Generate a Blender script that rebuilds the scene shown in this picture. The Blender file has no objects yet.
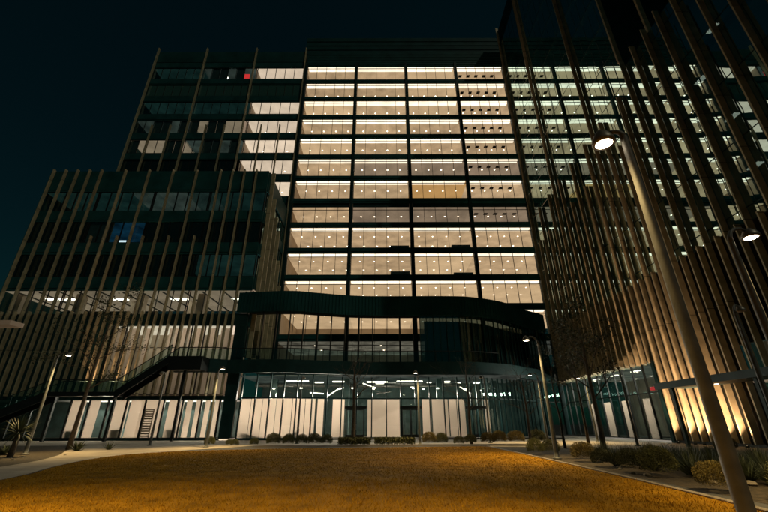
import bpy, math, random
import numpy as np
from math import radians as R, sin, cos, pi
from mathutils import Vector, Matrix, noise

random.seed(7)
S = bpy.context.scene
C = S.collection

# ------------------------------------------------------------------ camera
cd = bpy.data.cameras.new('camera')
cd.sensor_width = 36.0
cd.lens = 380.3 / 768 * 36.0
cd.clip_end = 5000
cam = bpy.data.objects.new('camera', cd)
C.objects.link(cam)
CAM_H = 1.4
cam.location = (0, 0, CAM_H)
cam.rotation_euler = (R(90 + 23.96), R(0.16), 0)
S.camera = cam

# ------------------------------------------------------------------ night sky, added fill sun, exposure
w = bpy.data.worlds.new('World')
S.world = w
w.use_nodes = True
nt = w.node_tree
nt.nodes.clear()
sky = nt.nodes.new('ShaderNodeTexSky')
sky.sky_type = 'NISHITA'
sky.sun_disc = False
sky.sun_elevation = R(48)
sky.sun_rotation = R(140)
tint = nt.nodes.new('ShaderNodeMix')
tint.data_type = 'RGBA'
tint.blend_type = 'MULTIPLY'
tint.inputs[0].default_value = 1.0
tint.inputs[7].default_value = (0.15, 0.68, 0.53, 1)
bg = nt.nodes.new('ShaderNodeBackground')
bg.inputs[1].default_value = 0.0047
ow = nt.nodes.new('ShaderNodeOutputWorld')
nt.links.new(sky.outputs[0], tint.inputs[6])
nt.links.new(tint.outputs[2], bg.inputs[0])
nt.links.new(bg.outputs[0], ow.inputs[0])

sl = bpy.data.lights.new('city_fill', 'SUN')  # added warm sun lamp standing in for city and lamp glow
sl.energy = 0.31
sl.angle = R(0.5)
sl.color = (1.0, 0.93, 0.68)
so = bpy.data.objects.new('city_fill', sl)
so.rotation_euler = (R(42), 0, R(40))
C.objects.link(so)

S.view_settings.view_transform = 'Standard'
S.view_settings.look = 'None'
S.view_settings.exposure = 0.0
S.view_settings.gamma = 1.0
S.view_settings.use_curve_mapping = False
S.render.engine = 'CYCLES'
S.cycles.use_denoising = True
S.cycles.max_bounces = 8
S.cycles.diffuse_bounces = 2
S.cycles.glossy_bounces = 3
S.cycles.transparent_max_bounces = 16
S.cycles.sample_clamp_indirect = 4.0
S.cycles.caustics_reflective = False
S.cycles.caustics_refractive = False

# ------------------------------------------------------------------ materials
M = {}


def mat(name, base, rough=0.6, metal=0.0, var=0.25, scale=3.0, bump=0.0, bscale=40.0, emit=None, estr=0.0, spec=0.5):
    m = bpy.data.materials.new(name)
    m.use_nodes = True
    t = m.node_tree
    b = t.nodes['Principled BSDF']
    b.inputs['Roughness'].default_value = rough
    b.inputs['Metallic'].default_value = metal
    b.inputs['Specular IOR Level'].default_value = spec
    tc = t.nodes.new('ShaderNodeTexCoord')
    n = t.nodes.new('ShaderNodeTexNoise')
    n.inputs['Scale'].default_value = scale
    n.inputs['Detail'].default_value = 5
    t.links.new(tc.outputs['Object'], n.inputs['Vector'])
    r = t.nodes.new('ShaderNodeValToRGB')
    r.color_ramp.elements[0].position = 0.3
    r.color_ramp.elements[1].position = 0.72
    r.color_ramp.elements[0].color = tuple(c * (1 - var) for c in base) + (1,)
    r.color_ramp.elements[1].color = tuple(min(1, c * (1 + var)) for c in base) + (1,)
    t.links.new(n.outputs['Fac'], r.inputs[0])
    t.links.new(r.outputs[0], b.inputs['Base Color'])
    if bump:
        n2 = t.nodes.new('ShaderNodeTexNoise')
        n2.inputs['Scale'].default_value = bscale
        n2.inputs['Detail'].default_value = 4
        t.links.new(tc.outputs['Object'], n2.inputs['Vector'])
        bp = t.nodes.new('ShaderNodeBump')
        bp.inputs['Strength'].default_value = bump
        bp.inputs['Distance'].default_value = 0.03
        t.links.new(n2.outputs['Fac'], bp.inputs['Height'])
        t.links.new(bp.outputs[0], b.inputs['Normal'])
    if emit:
        b.inputs['Emission Color'].default_value = tuple(emit) + (1,)
        b.inputs['Emission Strength'].default_value = estr
    M[name] = m
    return m


def glass(name, tint_c, refl, tilt=0.0, wave=0.0, body=None, rough=0.0, through=1.0):
    """window glass: tinted see-through (or dark body) with a mirror coat, each pane seated at a slightly different angle"""
    m = bpy.data.materials.new(name)
    m.use_nodes = True
    t = m.node_tree
    t.nodes.clear()
    o = t.nodes.new('ShaderNodeOutputMaterial')
    mx = t.nodes.new('ShaderNodeMixShader')
    g = t.nodes.new('ShaderNodeBsdfGlossy')
    g.inputs['Roughness'].default_value = rough
    g.inputs['Color'].default_value = (0.60, 0.81, 0.80, 1)
    tr = t.nodes.new('ShaderNodeBsdfTransparent')
    tr.inputs[0].default_value = tuple(tint_c) + (1,)
    first = tr
    if body:
        d = t.nodes.new('ShaderNodeBsdfDiffuse')
        d.inputs[0].default_value = tuple(body) + (1,)
        m2 = t.nodes.new('ShaderNodeMixShader')
        m2.inputs[0].default_value = 1 - through
        t.links.new(tr.outputs[0], m2.inputs[1])
        t.links.new(d.outputs[0], m2.inputs[2])
        first = m2
    lw = t.nodes.new('ShaderNodeLayerWeight')
    lw.inputs[0].default_value = 0.35
    mr = t.nodes.new('ShaderNodeMapRange')
    mr.inputs['To Min'].default_value = refl * 0.5
    mr.inputs['To Max'].default_value = min(1, refl * 2.2)
    t.links.new(lw.outputs['Fresnel'], mr.inputs['Value'])
    t.links.new(mr.outputs[0], mx.inputs[0])
    t.links.new(first.outputs[0], mx.inputs[1])
    t.links.new(g.outputs[0], mx.inputs[2])
    t.links.new(mx.outputs[0], o.inputs[0])
    if tilt or wave:
        geo = t.nodes.new('ShaderNodeNewGeometry')
        wn = t.nodes.new('ShaderNodeTexWhiteNoise')
        wn.noise_dimensions = '1D'
        t.links.new(geo.outputs['Random Per Island'], wn.inputs['W'])
        sub = t.nodes.new('ShaderNodeVectorMath')
        sub.operation = 'SUBTRACT'
        sub.inputs[1].default_value = (0.5, 0.5, 0.5)
        t.links.new(wn.outputs['Color'], sub.inputs[0])
        sc = t.nodes.new('ShaderNodeVectorMath')
        sc.operation = 'SCALE'
        sc.inputs['Scale'].default_value = tilt
        t.links.new(sub.outputs[0], sc.inputs[0])
        nz = t.nodes.new('ShaderNodeTexNoise')
        nz.inputs['Scale'].default_value = 0.5
        t.links.new(geo.outputs['Position'], nz.inputs['Vector'])
        s2 = t.nodes.new('ShaderNodeVectorMath')
        s2.operation = 'SUBTRACT'
        s2.inputs[1].default_value = (0.5, 0.5, 0.5)
        t.links.new(nz.outputs['Color'], s2.inputs[0])
        s3 = t.nodes.new('ShaderNodeVectorMath')
        s3.operation = 'SCALE'
        s3.inputs['Scale'].default_value = wave
        t.links.new(s2.outputs[0], s3.inputs[0])
        a1 = t.nodes.new('ShaderNodeVectorMath')
        t.links.new(geo.outputs['Normal'], a1.inputs[0])
        t.links.new(sc.outputs[0], a1.inputs[1])
        a2 = t.nodes.new('ShaderNodeVectorMath')
        t.links.new(a1.outputs[0], a2.inputs[0])
        t.links.new(s3.outputs[0], a2.inputs[1])
        nn = t.nodes.new('ShaderNodeVectorMath')
        nn.operation = 'NORMALIZE'
        t.links.new(a2.outputs[0], nn.inputs[0])
        t.links.new(nn.outputs[0], g.inputs['Normal'])
    M[name] = m
    return m


def glow(name, col, strength, var=0.0, scale=0.4, sampled=True):
    """emission: lamp lens, light strip, and ceilings or halos with light put in as glow"""
    m = bpy.data.materials.new(name)
    m.use_nodes = True
    t = m.node_tree
    t.nodes.clear()
    o = t.nodes.new('ShaderNodeOutputMaterial')
    e = t.nodes.new('ShaderNodeEmission')
    e.inputs[0].default_value = tuple(col) + (1,)
    e.inputs[1].default_value = strength
    if var:
        tc = t.nodes.new('ShaderNodeNewGeometry')
        n = t.nodes.new('ShaderNodeTexNoise')
        n.inputs['Scale'].default_value = scale
        n.inputs['Detail'].default_value = 3
        t.links.new(tc.outputs['Position'], n.inputs['Vector'])
        mr = t.nodes.new('ShaderNodeMapRange')
        mr.inputs['From Min'].default_value = 0.3
        mr.inputs['From Max'].default_value = 0.7
        mr.inputs['To Min'].default_value = strength * (1 - var)
        mr.inputs['To Max'].default_value = strength * (1 + var)
        t.links.new(n.outputs['Fac'], mr.inputs['Value'])
        oi = t.nodes.new('ShaderNodeObjectInfo')
        m3 = t.nodes.new('ShaderNodeMapRange')
        m3.inputs['To Min'].default_value = 0.84
        m3.inputs['To Max'].default_value = 1.14
        t.links.new(oi.outputs['Random'], m3.inputs['Value'])
        mm = t.nodes.new('ShaderNodeMath')
        mm.operation = 'MULTIPLY'
        t.links.new(mr.outputs[0], mm.inputs[0])
        t.links.new(m3.outputs[0], mm.inputs[1])
        t.links.new(mm.outputs[0], e.inputs[1])
    t.links.new(e.outputs[0], o.inputs[0])
    if not sampled:
        m.cycles.emission_sampling = 'NONE'
    M[name] = m
    return m


mat('bronze_fin', (0.42, 0.365, 0.235), 0.5, 0.05, 0.26, 1.3, spec=0.3)
mat('spandrel', (0.014, 0.078, 0.082), 0.5, 0.0, 0.3, 0.5, spec=0.1)
mat('dark_metal', (0.011, 0.040, 0.042), 0.5, 0.0, 0.25, 1.0, spec=0.15)
mat('black_metal', (0.012, 0.016, 0.016), 0.5, 0.2, 0.2, 1.0)
mat('parapet', (0.012, 0.066, 0.070), 0.6, 0.0, 0.25, 0.4, spec=0.08)
mat('slab', (0.05, 0.055, 0.052), 0.8, 0, 0.2, 0.7)
mat('room_wall', (0.55, 0.46, 0.36), 0.85, 0, 0.12, 0.6)
mat('room_floor', (0.10, 0.085, 0.07), 0.7, 0, 0.2, 0.8)
mat('furniture', (0.05, 0.09, 0.09), 0.7, 0, 0.3, 1.5)
sh = mat('white_shade', (0.80, 0.72, 0.66), 0.9, 0, 0.05, 0.8)
_t = sh.node_tree
_tl = _t.nodes.new('ShaderNodeBsdfTranslucent')
_tl.inputs[0].default_value = (0.86, 0.76, 0.69, 1)
_mx = _t.nodes.new('ShaderNodeMixShader')
_mx.inputs[0].default_value = 0.6
_t.links.new(_t.nodes['Principled BSDF'].outputs[0], _mx.inputs[1])
_t.links.new(_tl.outputs[0], _mx.inputs[2])
_t.links.new(_mx.outputs[0], _t.nodes['Material Output'].inputs[0])
mat('concrete', (0.40, 0.35, 0.28), 0.9, 0, 0.22, 0.9, 0.25, 12)
mat('paving', (0.32, 0.28, 0.22), 0.9, 0, 0.25, 0.6, 0.25, 14)
for nm, bw in (('paving', 1.2), ('concrete', 1.8)):
    _t = M[nm].node_tree
    _b = _t.nodes['Principled BSDF']
    _src = _b.inputs['Base Color'].links[0].from_socket
    _br = _t.nodes.new('ShaderNodeTexBrick')
    _br.offset = 0.0
    _br.inputs['Scale'].default_value = 1.0
    _br.inputs['Brick Width'].default_value = bw
    _br.inputs['Row Height'].default_value = bw
    _br.inputs['Mortar Size'].default_value = 0.012
    _br.inputs['Color1'].default_value = (1, 1, 1, 1)
    _br.inputs['Color2'].default_value = (.82, .82, .82, 1)
    _br.inputs['Mortar'].default_value = (.35, .35, .35, 1)
    _tc = _t.nodes.new('ShaderNodeTexCoord')
    _t.links.new(_tc.outputs['Object'], _br.inputs['Vector'])
    _mm = _t.nodes.new('ShaderNodeMix')
    _mm.data_type = 'RGBA'
    _mm.blend_type = 'MULTIPLY'
    _mm.inputs[0].default_value = 1.0
    _t.links.new(_src, _mm.inputs[6])
    _t.links.new(_br.outputs['Color'], _mm.inputs[7])
    _t.links.new(_mm.outputs[2], _b.inputs['Base Color'])
mat('asphalt', (0.055, 0.055, 0.052), 0.9, 0, 0.25, 0.8, 0.3, 25)
mat('mulch', (0.050, 0.038, 0.021), 0.95, 0, 0.6, 6.0, 1.0, 30)
mat('turf', (0.29, 0.150, 0.008), 0.95, 0, 0.40, 1.3, 0.5, 40, spec=0.05)
mat('blade_grass', (0.38, 0.197, 0.011), 0.9, 0, 0.35, 1.1, spec=0.05)
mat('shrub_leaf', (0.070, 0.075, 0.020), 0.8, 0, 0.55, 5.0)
mat('shrub_leaf_lamplit', (0.15, 0.115, 0.022), 0.8, 0, 0.5, 5.0)  # gold tint of the lamplight is put into this leaf colour
mat('tree_leaf', (0.045, 0.060, 0.024), 0.75, 0, 0.5, 2.0)
mat('spike_leaf', (0.045, 0.060, 0.026), 0.6, 0, 0.45, 3.0)
mat('bark', (0.10, 0.075, 0.05), 0.9, 0, 0.4, 9.0, 0.8, 40)
mat('pole_metal', (0.078, 0.082, 0.076), 0.6, 0.0, 0.30, 5.0, 0.05, 60)
mat('lamp_metal', (0.16, 0.145, 0.12), 0.45, 0.5, 0.15, 4.0)
mat('stone', (0.22, 0.19, 0.145), 0.9, 0, 0.35, 4.0, 0.6, 18)
mat('red_paint', (0.45, 0.03, 0.03), 0.5, 0, 0.1, 1)
for nm, amt in (('bronze_fin', .16),):
    _t = M[nm].node_tree
    _b = _t.nodes['Principled BSDF']
    _src = _b.inputs['Base Color'].links[0].from_socket
    _oi = _t.nodes.new('ShaderNodeObjectInfo')
    _hs = _t.nodes.new('ShaderNodeHueSaturation')
    _mr = _t.nodes.new('ShaderNodeMapRange')
    _mr.inputs['To Min'].default_value = 1 - amt
    _mr.inputs['To Max'].default_value = 1 + amt
    _t.links.new(_oi.outputs['Random'], _mr.inputs['Value'])
    _t.links.new(_mr.outputs[0], _hs.inputs['Value'])
    _t.links.new(_src, _hs.inputs['Color'])
    _gp = _t.nodes.new('ShaderNodeNewGeometry')
    _sx = _t.nodes.new('ShaderNodeSeparateXYZ')
    _t.links.new(_gp.outputs['Position'], _sx.inputs[0])
    _wr = _t.nodes.new('ShaderNodeMath')
    _wr.operation = 'PINGPONG'
    _wr.inputs[1].default_value = 2.27
    _t.links.new(_sx.outputs['Z'], _wr.inputs[0])
    _lt = _t.nodes.new('ShaderNodeMath')
    _lt.operation = 'LESS_THAN'
    _lt.inputs[1].default_value = 0.02
    _t.links.new(_wr.outputs[0], _lt.inputs[0])
    _jm = _t.nodes.new('ShaderNodeMix')
    _jm.data_type = 'RGBA'
    _jm.inputs[7].default_value = (0.03, 0.03, 0.025, 1)
    _t.links.new(_lt.outputs[0], _jm.inputs[0])
    _t.links.new(_hs.outputs[0], _jm.inputs[6])
    _t.links.new(_jm.outputs[2], _b.inputs['Base Color'])
glass('clear_glass', (0.92, 0.92, 0.90), 0.08)
glass('lobby_glass', (0.80, 0.90, 0.88), 0.20, 0.012, 0.006)
glass('mirror_glass', (0.1, 0.2, 0.2), 0.38, 0.007, 0.003, body=(0.025, 0.085, 0.074), through=0.0)
glass('mirror_spandrel', (0.1, 0.2, 0.2), 0.36, 0.007, 0.003, body=(0.06, 0.19, 0.16), through=0.0)
glass('tilted_glass', (0.35, 0.5, 0.5), 0.36, 0.014, 0.006, body=(0.010, 0.022, 0.021), through=0.35)
glass('dark_glass', (0.1, 0.2, 0.2), 0.16, 0.02, 0.01, body=(0.008, 0.018, 0.017), through=0.0)
glass('teal_glass', (0.1, 0.2, 0.2), 0.16, 0.02, 0.01, body=(0.045, 0.115, 0.10), through=0.0)
glass('rail_glass', (0.55, 0.72, 0.70), 0.14)
# room ceilings with their lamplight put in as glow, and the room lamps
WARM = (1.0, 0.68, 0.385)
glow('ceiling_tan', WARM, 0.50, 0.24, 0.5, False)
glow('ceiling_bright', (1.0, 0.69, 0.39), 0.61, 0.14, 0.35, False)
glow('ceiling_grey', (1.0, 0.72, 0.48), 0.25, 0.25, 0.35, False)
glow('ceiling_orange', (1.0, 0.56, 0.20), 0.62, 0.12, 0.35, False)
glow('ceiling_white', (1.0, 0.80, 0.60), 0.80, 0.12, 0.5, False)
glow('ceiling_dim', (0.65, 0.85, 0.72), 0.045, 0.45, 0.5, False)
glow('ceiling_teal', (0.25, 0.75, 0.66), 0.02, 0.45, 0.5, False)
glow('ceiling_blue', (0.05, 0.32, 0.62), 0.05, 0.7, 0.6, False)
glow('ceiling_terrace', (0.85, 0.80, 0.60), 0.13, 0.6, 0.5, False)
glow('ceiling_lobby', (0.70, 0.78, 0.66), 0.06, 0.6, 0.55, False)
glow('cove_light', (1.0, 0.85, 0.64), 1.75, 0.15, 0.5, False)
glow('cove_dim', (1.0, 0.86, 0.68), 0.75, 0.3, 0.5, False)
glow('downlight', (1.0, 0.86, 0.66), 9.0, 0, 1, False)
glow('halo_glow', (1.0, 0.74, 0.48), 1.0, 0, 1, False)  # painted glare around the downlights, not a lit fitting
glow('strip_light', (1.0, 0.88, 0.70), 5.0, 0, 1, False)
glow('lens', (1.0, 0.80, 0.55), 22.0, 0, 1, False)
glow('screen', (0.75, 0.9, 1.0), 1.2, 0, 1, False)
glow('red_glow', (1.0, 0.05, 0.05), 0.8, 0, 1, False)
glow('uplight_lens', (1.0, 0.78, 0.48), 14.0, 0, 1, False)


# ------------------------------------------------------------------ mesh helpers
class MB:
    def __init__(s, mp=None):
        s.v, s.f, s.mp = [], [], mp

    def P(s, p):
        return s.mp(*p) if s.mp else tuple(p)

    def add(s, vs, fs):
        n = len(s.v)
        s.v += [s.P(p) for p in vs]
        s.f += [tuple(i + n for i in f) for f in fs]
        return s

    def box(s, x0, x1, y0, y1, z0, z1):
        return s.add([(x0, y0, z0), (x1, y0, z0), (x1, y1, z0), (x0, y1, z0), (x0, y0, z1), (x1, y0, z1), (x1, y1, z1), (x0, y1, z1)],
                     [(0, 3, 2, 1), (4, 5, 6, 7), (0, 1, 5, 4), (1, 2, 6, 5), (2, 3, 7, 6), (3, 0, 4, 7)])

    def quad(s, a, b, c, d):
        return s.add([a, b, c, d], [(0, 1, 2, 3)])

    def disc(s, x, y, z, r, h=0.03, n=10):
        vs = [(x + r * cos(2 * pi * i / n), y + r * sin(2 * pi * i / n), z) for i in range(n)]
        vs += [(a, b, z + h) for a, b, _ in vs]
        return s.add(vs, [tuple(range(n))[::-1], tuple(range(n, 2 * n))] + [(i, (i + 1) % n, n + (i + 1) % n, n + i) for i in range(n)])

    def tube(s, pts, rad, n=8, cap=True):
        pts = [Vector(p) for p in pts]
        vs = []
        u = None
        for i, p in enumerate(pts):
            d = (pts[min(i + 1, len(pts) - 1)] - pts[max(i - 1, 0)]).normalized()
            if u is None:
                u = d.orthogonal().normalized()
            u = (u - d * u.dot(d)).normalized()
            q = d.cross(u)
            r = rad[i] if hasattr(rad, '__len__') else rad
            vs += [tuple(p + (u * cos(2 * pi * k / n) + q * sin(2 * pi * k / n)) * r) for k in range(n)]
        fs = []
        for i in range(len(pts) - 1):
            for k in range(n):
                fs.append((i * n + k, i * n + (k + 1) % n, (i + 1) * n + (k + 1) % n, (i + 1) * n + k))
        if cap:
            fs += [tuple(range(n))[::-1], tuple(range((len(pts) - 1) * n, len(pts) * n))]
        return s.add(vs, fs)

    def lathe(s, prof, cx=0, cy=0, n=20):
        vs = []
        for r, z in prof:
            vs += [(cx + r * cos(2 * pi * k / n), cy + r * sin(2 * pi * k / n), z) for k in range(n)]
        fs = [(i * n + k, i * n + (k + 1) % n, (i + 1) * n + (k + 1) % n, (i + 1) * n + k) for i in range(len(prof) - 1) for k in range(n)]
        return s.add(vs, fs)

    def sweep(s, pl, d0, d1, z0, z1):
        """a wall that follows the plan line pl, from offset d0 to d1 behind it"""
        a, b = offset(pl, d0), offset(pl, d1)
        n = len(pl)
        vs = [(x, y, z0) for x, y in a] + [(x, y, z1) for x, y in a] + [(x, y, z0) for x, y in b] + [(x, y, z1) for x, y in b]
        fs = []
        for i in range(n - 1):
            fs += [(i, i + 1, n + i + 1, n + i), (2 * n + i + 1, 2 * n + i, 3 * n + i, 3 * n + i + 1),
                   (n + i, n + i + 1, 3 * n + i + 1, 3 * n + i), (i + 1, i, 2 * n + i, 2 * n + i + 1)]
        fs += [(0, n, 3 * n, 2 * n), (n - 1, 3 * n - 1, 4 * n - 1, 2 * n - 1)]
        return s.add(vs, fs)

    def build(s, name, m, parent=None, smooth=False, loc=None):
        me = bpy.data.meshes.new(name)
        off = Vector((0, 0, 0))
        p = parent
        while p:
            off += p.location
            p = p.parent
        l = Vector(loc) if loc is not None else Vector((0, 0, 0))
        off += l
        me.from_pydata([tuple(Vector(q) - off) for q in s.v], [], s.f)
        me.materials.append(M[m] if isinstance(m, str) else m)
        if smooth:
            me.polygons.foreach_set('use_smooth', [True] * len(me.polygons))
        me.update()
        o = bpy.data.objects.new(name, me)
        C.objects.link(o)
        o.location = l
        if parent:
            o.parent = parent
        return o


def offset(pl, d):
    """shift a plan line to its far side (+Y for a line running along +X)"""
    out = []
    for i in range(len(pl)):
        a, b = pl[max(i - 1, 0)], pl[min(i + 1, len(pl) - 1)]
        tx, ty = b[0] - a[0], b[1] - a[1]
        L = math.hypot(tx, ty) or 1
        out.append((pl[i][0] - ty / L * d, pl[i][1] + tx / L * d))
    return out


def spline(pts, step=0.5):
    P = [Vector(p) for p in pts]
    P = [P[0] * 2 - P[1]] + P + [P[-1] * 2 - P[-2]]
    raw = []
    for i in range(1, len(P) - 2):
        for k in range(12):
            t = k / 12
            a, b, c, d = P[i - 1:i + 3]
            raw.append(0.5 * ((2 * b) + (c - a) * t + (2 * a - 5 * b + 4 * c - d) * t * t + (3 * b - a - 3 * c + d) * t ** 3))
    raw.append(P[-2])
    out = [raw[0]]
    acc = 0
    for a, b in zip(raw, raw[1:]):
        L = (b - a).length
        pos = step - acc
        while pos <= L:
            out.append(a + (b - a) * (pos / L))
            pos += step
        acc = (acc + L) % step
    out.append(raw[-1])
    return [tuple(p) for p in out]


def thing(name, label, cat, loc=(0, 0, 0), group=None):
    o = bpy.data.objects.new(name, None)
    C.objects.link(o)
    o.location = loc
    o.empty_display_size = 0.3
    return tag(o, label, cat, group)


def tag(o, label, cat, group=None):
    o['label'] = label
    o['category'] = cat
    if group:
        o['group'] = group
    return o


def struct(o, kind='structure'):
    o['kind'] = kind
    return o


KIDS = {}


def copy_tree(o, parent=None):
    c = o.copy()
    C.objects.link(c)
    if parent:
        c.parent = parent
    for ch in [x for x in C.objects if x.parent == o]:
        copy_tree(ch, c)
    return c


# ------------------------------------------------------------------ ground
def sheet(name, pts, z, m, kind='structure', h=None):
    b = MB()
    n = len(pts)
    b.add([(x, y, z) for x, y in pts], [tuple(range(n))])
    if h:
        b.add([(x, y, z) for x, y in pts] + [(x, y, z - h) for x, y in pts], [(i, n + i, n + (i + 1) % n, (i + 1) % n) for i in range(n)])
    return struct(b.build(name, m), kind)


def rect(x0, x1, y0, y1):
    return [(x0, y0), (x1, y0), (x1, y1), (x0, y1)]


sheet('ground', rect(-900, 900, -300, 1500), 0.0, 'asphalt')
sheet('plaza_pavement', rect(-60, 24.0, 33.0, 70), 0.004, 'paving')
sheet('walkway', rect(14.2, 24.0, -12, 33.0), 0.008, 'paving')
lawn_pts = spline([(-9, -8), (-9.6, 4), (-10.5, 12), (-12.1, 16.2), (-13.2, 20.3), (-12.8, 23.2), (-10.4, 25.4), (-5, 27.2), (0, 28), (4, 28.5), (6.6, 28.9)], 0.6) + \
    spline([(7.0, 28.4), (6.9, 20), (6.75, 14), (6.5, 9), (6.1, 4), (5.4, -8)], 0.8)
sheet('lawn', lawn_pts, 0.05, 'turf', h=0.05)
path_out = spline([(-12.3, -8), (-13.0, 6), (-14.3, 16), (-16.5, 21.5), (-20.0, 27.0), (-23, 33.0)], 0.8)
path_in = spline([(-9.5, 33.0), (-10.8, 29), (-12.6, 25.4), (-13.45, 20.3), (-12.35, 16.2), (-10.75, 12), (-9.85, 4), (-9.25, -8)], 0.8)
sheet('footpath', path_out + path_in, 0.012, 'concrete')
sheet('planting_bed', path_out[::-1] + [(-13.5, -8), (-40, -8), (-40, 33), (-23, 33)][1:], 0.004, 'mulch')
sheet('planting_bed', [(7.3, -8), (14.0, -8), (14.0, 30.0), (7.3, 30.0)], 0.004, 'mulch')
sheet('planting_strip', [(-9.2, 29.6), (-3, 30.2), (13, 30.4), (13, 33.6), (-3, 33.4), (-9.2, 32.8)], 0.016, 'mulch')
kb = MB()
ke = spline([(7.15, 29.0), (7.05, 20), (6.9, 14), (6.65, 9), (6.25, 4), (5.55, -8)], 0.8)
kb.sweep(ke, -0.16, 0.0, 0.0, 0.075)
struct(kb.build('lawn_kerb', 'stone'))
kb = MB()
kb.sweep(spline([(7.3, 29.4), (9.5, 28.9), (11.8, 29.6), (14, 31.5)], 0.5), 0.0, 1.1, 0.0, 0.02)
struct(kb.build('garden_path', 'concrete'))

# grass blades of the lawn, thinning out with distance
rng = np.random.default_rng(3)


def inside(pts, x, y):
    c = np.zeros(len(x), bool)
    n = len(pts)
    for i in range(n):
        x1, y1 = pts[i]
        x2, y2 = pts[(i + 1) % n]
        if y1 == y2:
            continue
        k = ((y1 > y) != (y2 > y)) & (x < (x2 - x1) * (y - y1) / (y2 - y1) + x1)
        c ^= k
    return c


N = 150000
gy = 5.5 + 23.5 * rng.random(N) ** 1.7
gx = rng.uniform(-14, 7.2, N)
ok = inside(lawn_pts, gx, gy) & (np.abs(gx) < gy * 1.1 + 1)
gx, gy = gx[ok], gy[ok]
n = len(gx)
az = rng.uniform(0, 2 * pi, n)
hh = rng.uniform(0.012, 0.040, n) * (1 + (rng.random(n) > 0.97) * 0.8) * np.where(gy < 12, 1.4, 1.0)
wd = rng.uniform(0.004, 0.009, n) * (0.6 + gy / 14)
lx, ly = rng.normal(0, 0.03, n), rng.normal(0, 0.03, n)
v = np.zeros((n, 3, 3))
v[:, 0] = np.stack([gx - np.cos(az) * wd, gy - np.sin(az) * wd, np.full(n, 0.045)], 1)
v[:, 1] = np.stack([gx + np.cos(az) * wd, gy + np.sin(az) * wd, np.full(n, 0.045)], 1)
v[:, 2] = np.stack([gx + lx, gy + ly, 0.05 + hh], 1)
me = bpy.data.meshes.new('lawn_grass')
me.from_pydata(v.reshape(-1, 3).tolist(), [], np.arange(n * 3).reshape(-1, 3).tolist())
me.materials.append(M['blade_grass'])
o = bpy.data.objects.new('lawn_grass', me)
C.objects.link(o)
struct(o, 'stuff')
o['label'] = 'short dry golden grass covering the lawn'


# ------------------------------------------------------------------ facades
def frontal(Yf):
    return lambda a, d, z: (a, Yf + d, z)


def facing_left(Xf):
    return lambda a, d, z: (Xf + d, a, z)


def facing_right(Xf):
    return lambda a, d, z: (Xf - d, a, z)


def window(root, mp, a0, a1, zs, zh, n, gm='clear_glass', room=None, cove='cove_light', tr=0.62, depth=9.0, dots=4, fm='black_metal',
           fr=0.05, squares=False, dot2=True, furn=False, ext=(0.3, 0.3), name='window', label=None, fd=0.09):
    """one bay of one storey: frame with mullions > pane, and what is seen of the room behind it"""
    b = MB(mp)
    for i in range(n + 1):
        x = a0 + (a1 - a0) * i / n
        k = fr if 0 < i < n else fr * 1.2
        b.box(x - k / 2, x + k / 2, -fd, 0.06, zs + 0.002, zh - 0.002)
    if tr:
        b.box(a0, a1, -0.06, 0.045, zh - tr - 0.035, zh - tr + 0.035)
    b.box(a0, a1, -min(fd, .05), 0.05, zs, zs + 0.08)
    f = b.build(name, fm, root)
    if label:
        f['label'] = label
    g = MB(mp)
    for i in range(n):
        x, y = a0 + (a1 - a0) * i / n, a0 + (a1 - a0) * (i + 1) / n
        cuts = [zs, zh - tr, zh] if tr else [zs, zh]
        for q0, q1 in zip(cuts, cuts[1:]):
            g.quad((x, 0, q0), (y, 0, q0), (y, 0, q1), (x, 0, q1))
    g.build('pane', gm, f)
    if room:
        MB(mp).box(a0 - ext[0], a1 + ext[1], 0.12, depth, zh + 0.02 - .008 * (ext[0] > 1), zh + 0.10).build('ceiling', room, f)
        if cove:
            MB(mp).box(a0 + 0.05, a1 - 0.05, 0.16, 1.15, zh - 0.05, zh + 0.012).build('cove_light', cove, f)
        if dots:
            t, t2 = MB(mp), MB(mp)
            for i in range(dots):
                x = a0 + (a1 - a0) * (i + 0.5) / dots
                t.disc(x, 3.15, zh - 0.03, 0.10)
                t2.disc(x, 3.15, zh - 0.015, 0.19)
                if dot2:
                    t.disc(x + 0.4, 6.9, zh - 0.03, 0.085)
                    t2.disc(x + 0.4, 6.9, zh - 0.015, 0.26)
            t.build('downlight_row', 'downlight', f)
            t2.build('light_halo', 'halo_glow', f)  # wider dim discs imitate the halo around each downlight
        if squares:
            t = MB(mp)
            for i in range(5):
                x = a0 + (a1 - a0) * (i + 0.7) / 5.6
                t.box(x - .33, x + .33, 2.0, 2.6, zh - 0.03, zh + 0.01)
            t.build('air_vent', 'black_metal', f)
        if furn:
            t = MB(mp)
            x = a0 + (a1 - a0) * 0.66
            t.box(x, a1 - 0.15, 0.8, 1.3, zs - 0.2, zs + random.uniform(0.7, 1.1))
            t.build('screen_partition', 'furniture', f)
    return f


PITCH = 4.54


def head(L):
    return 16.75 + PITCH * L


SILL = 3.6
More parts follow.
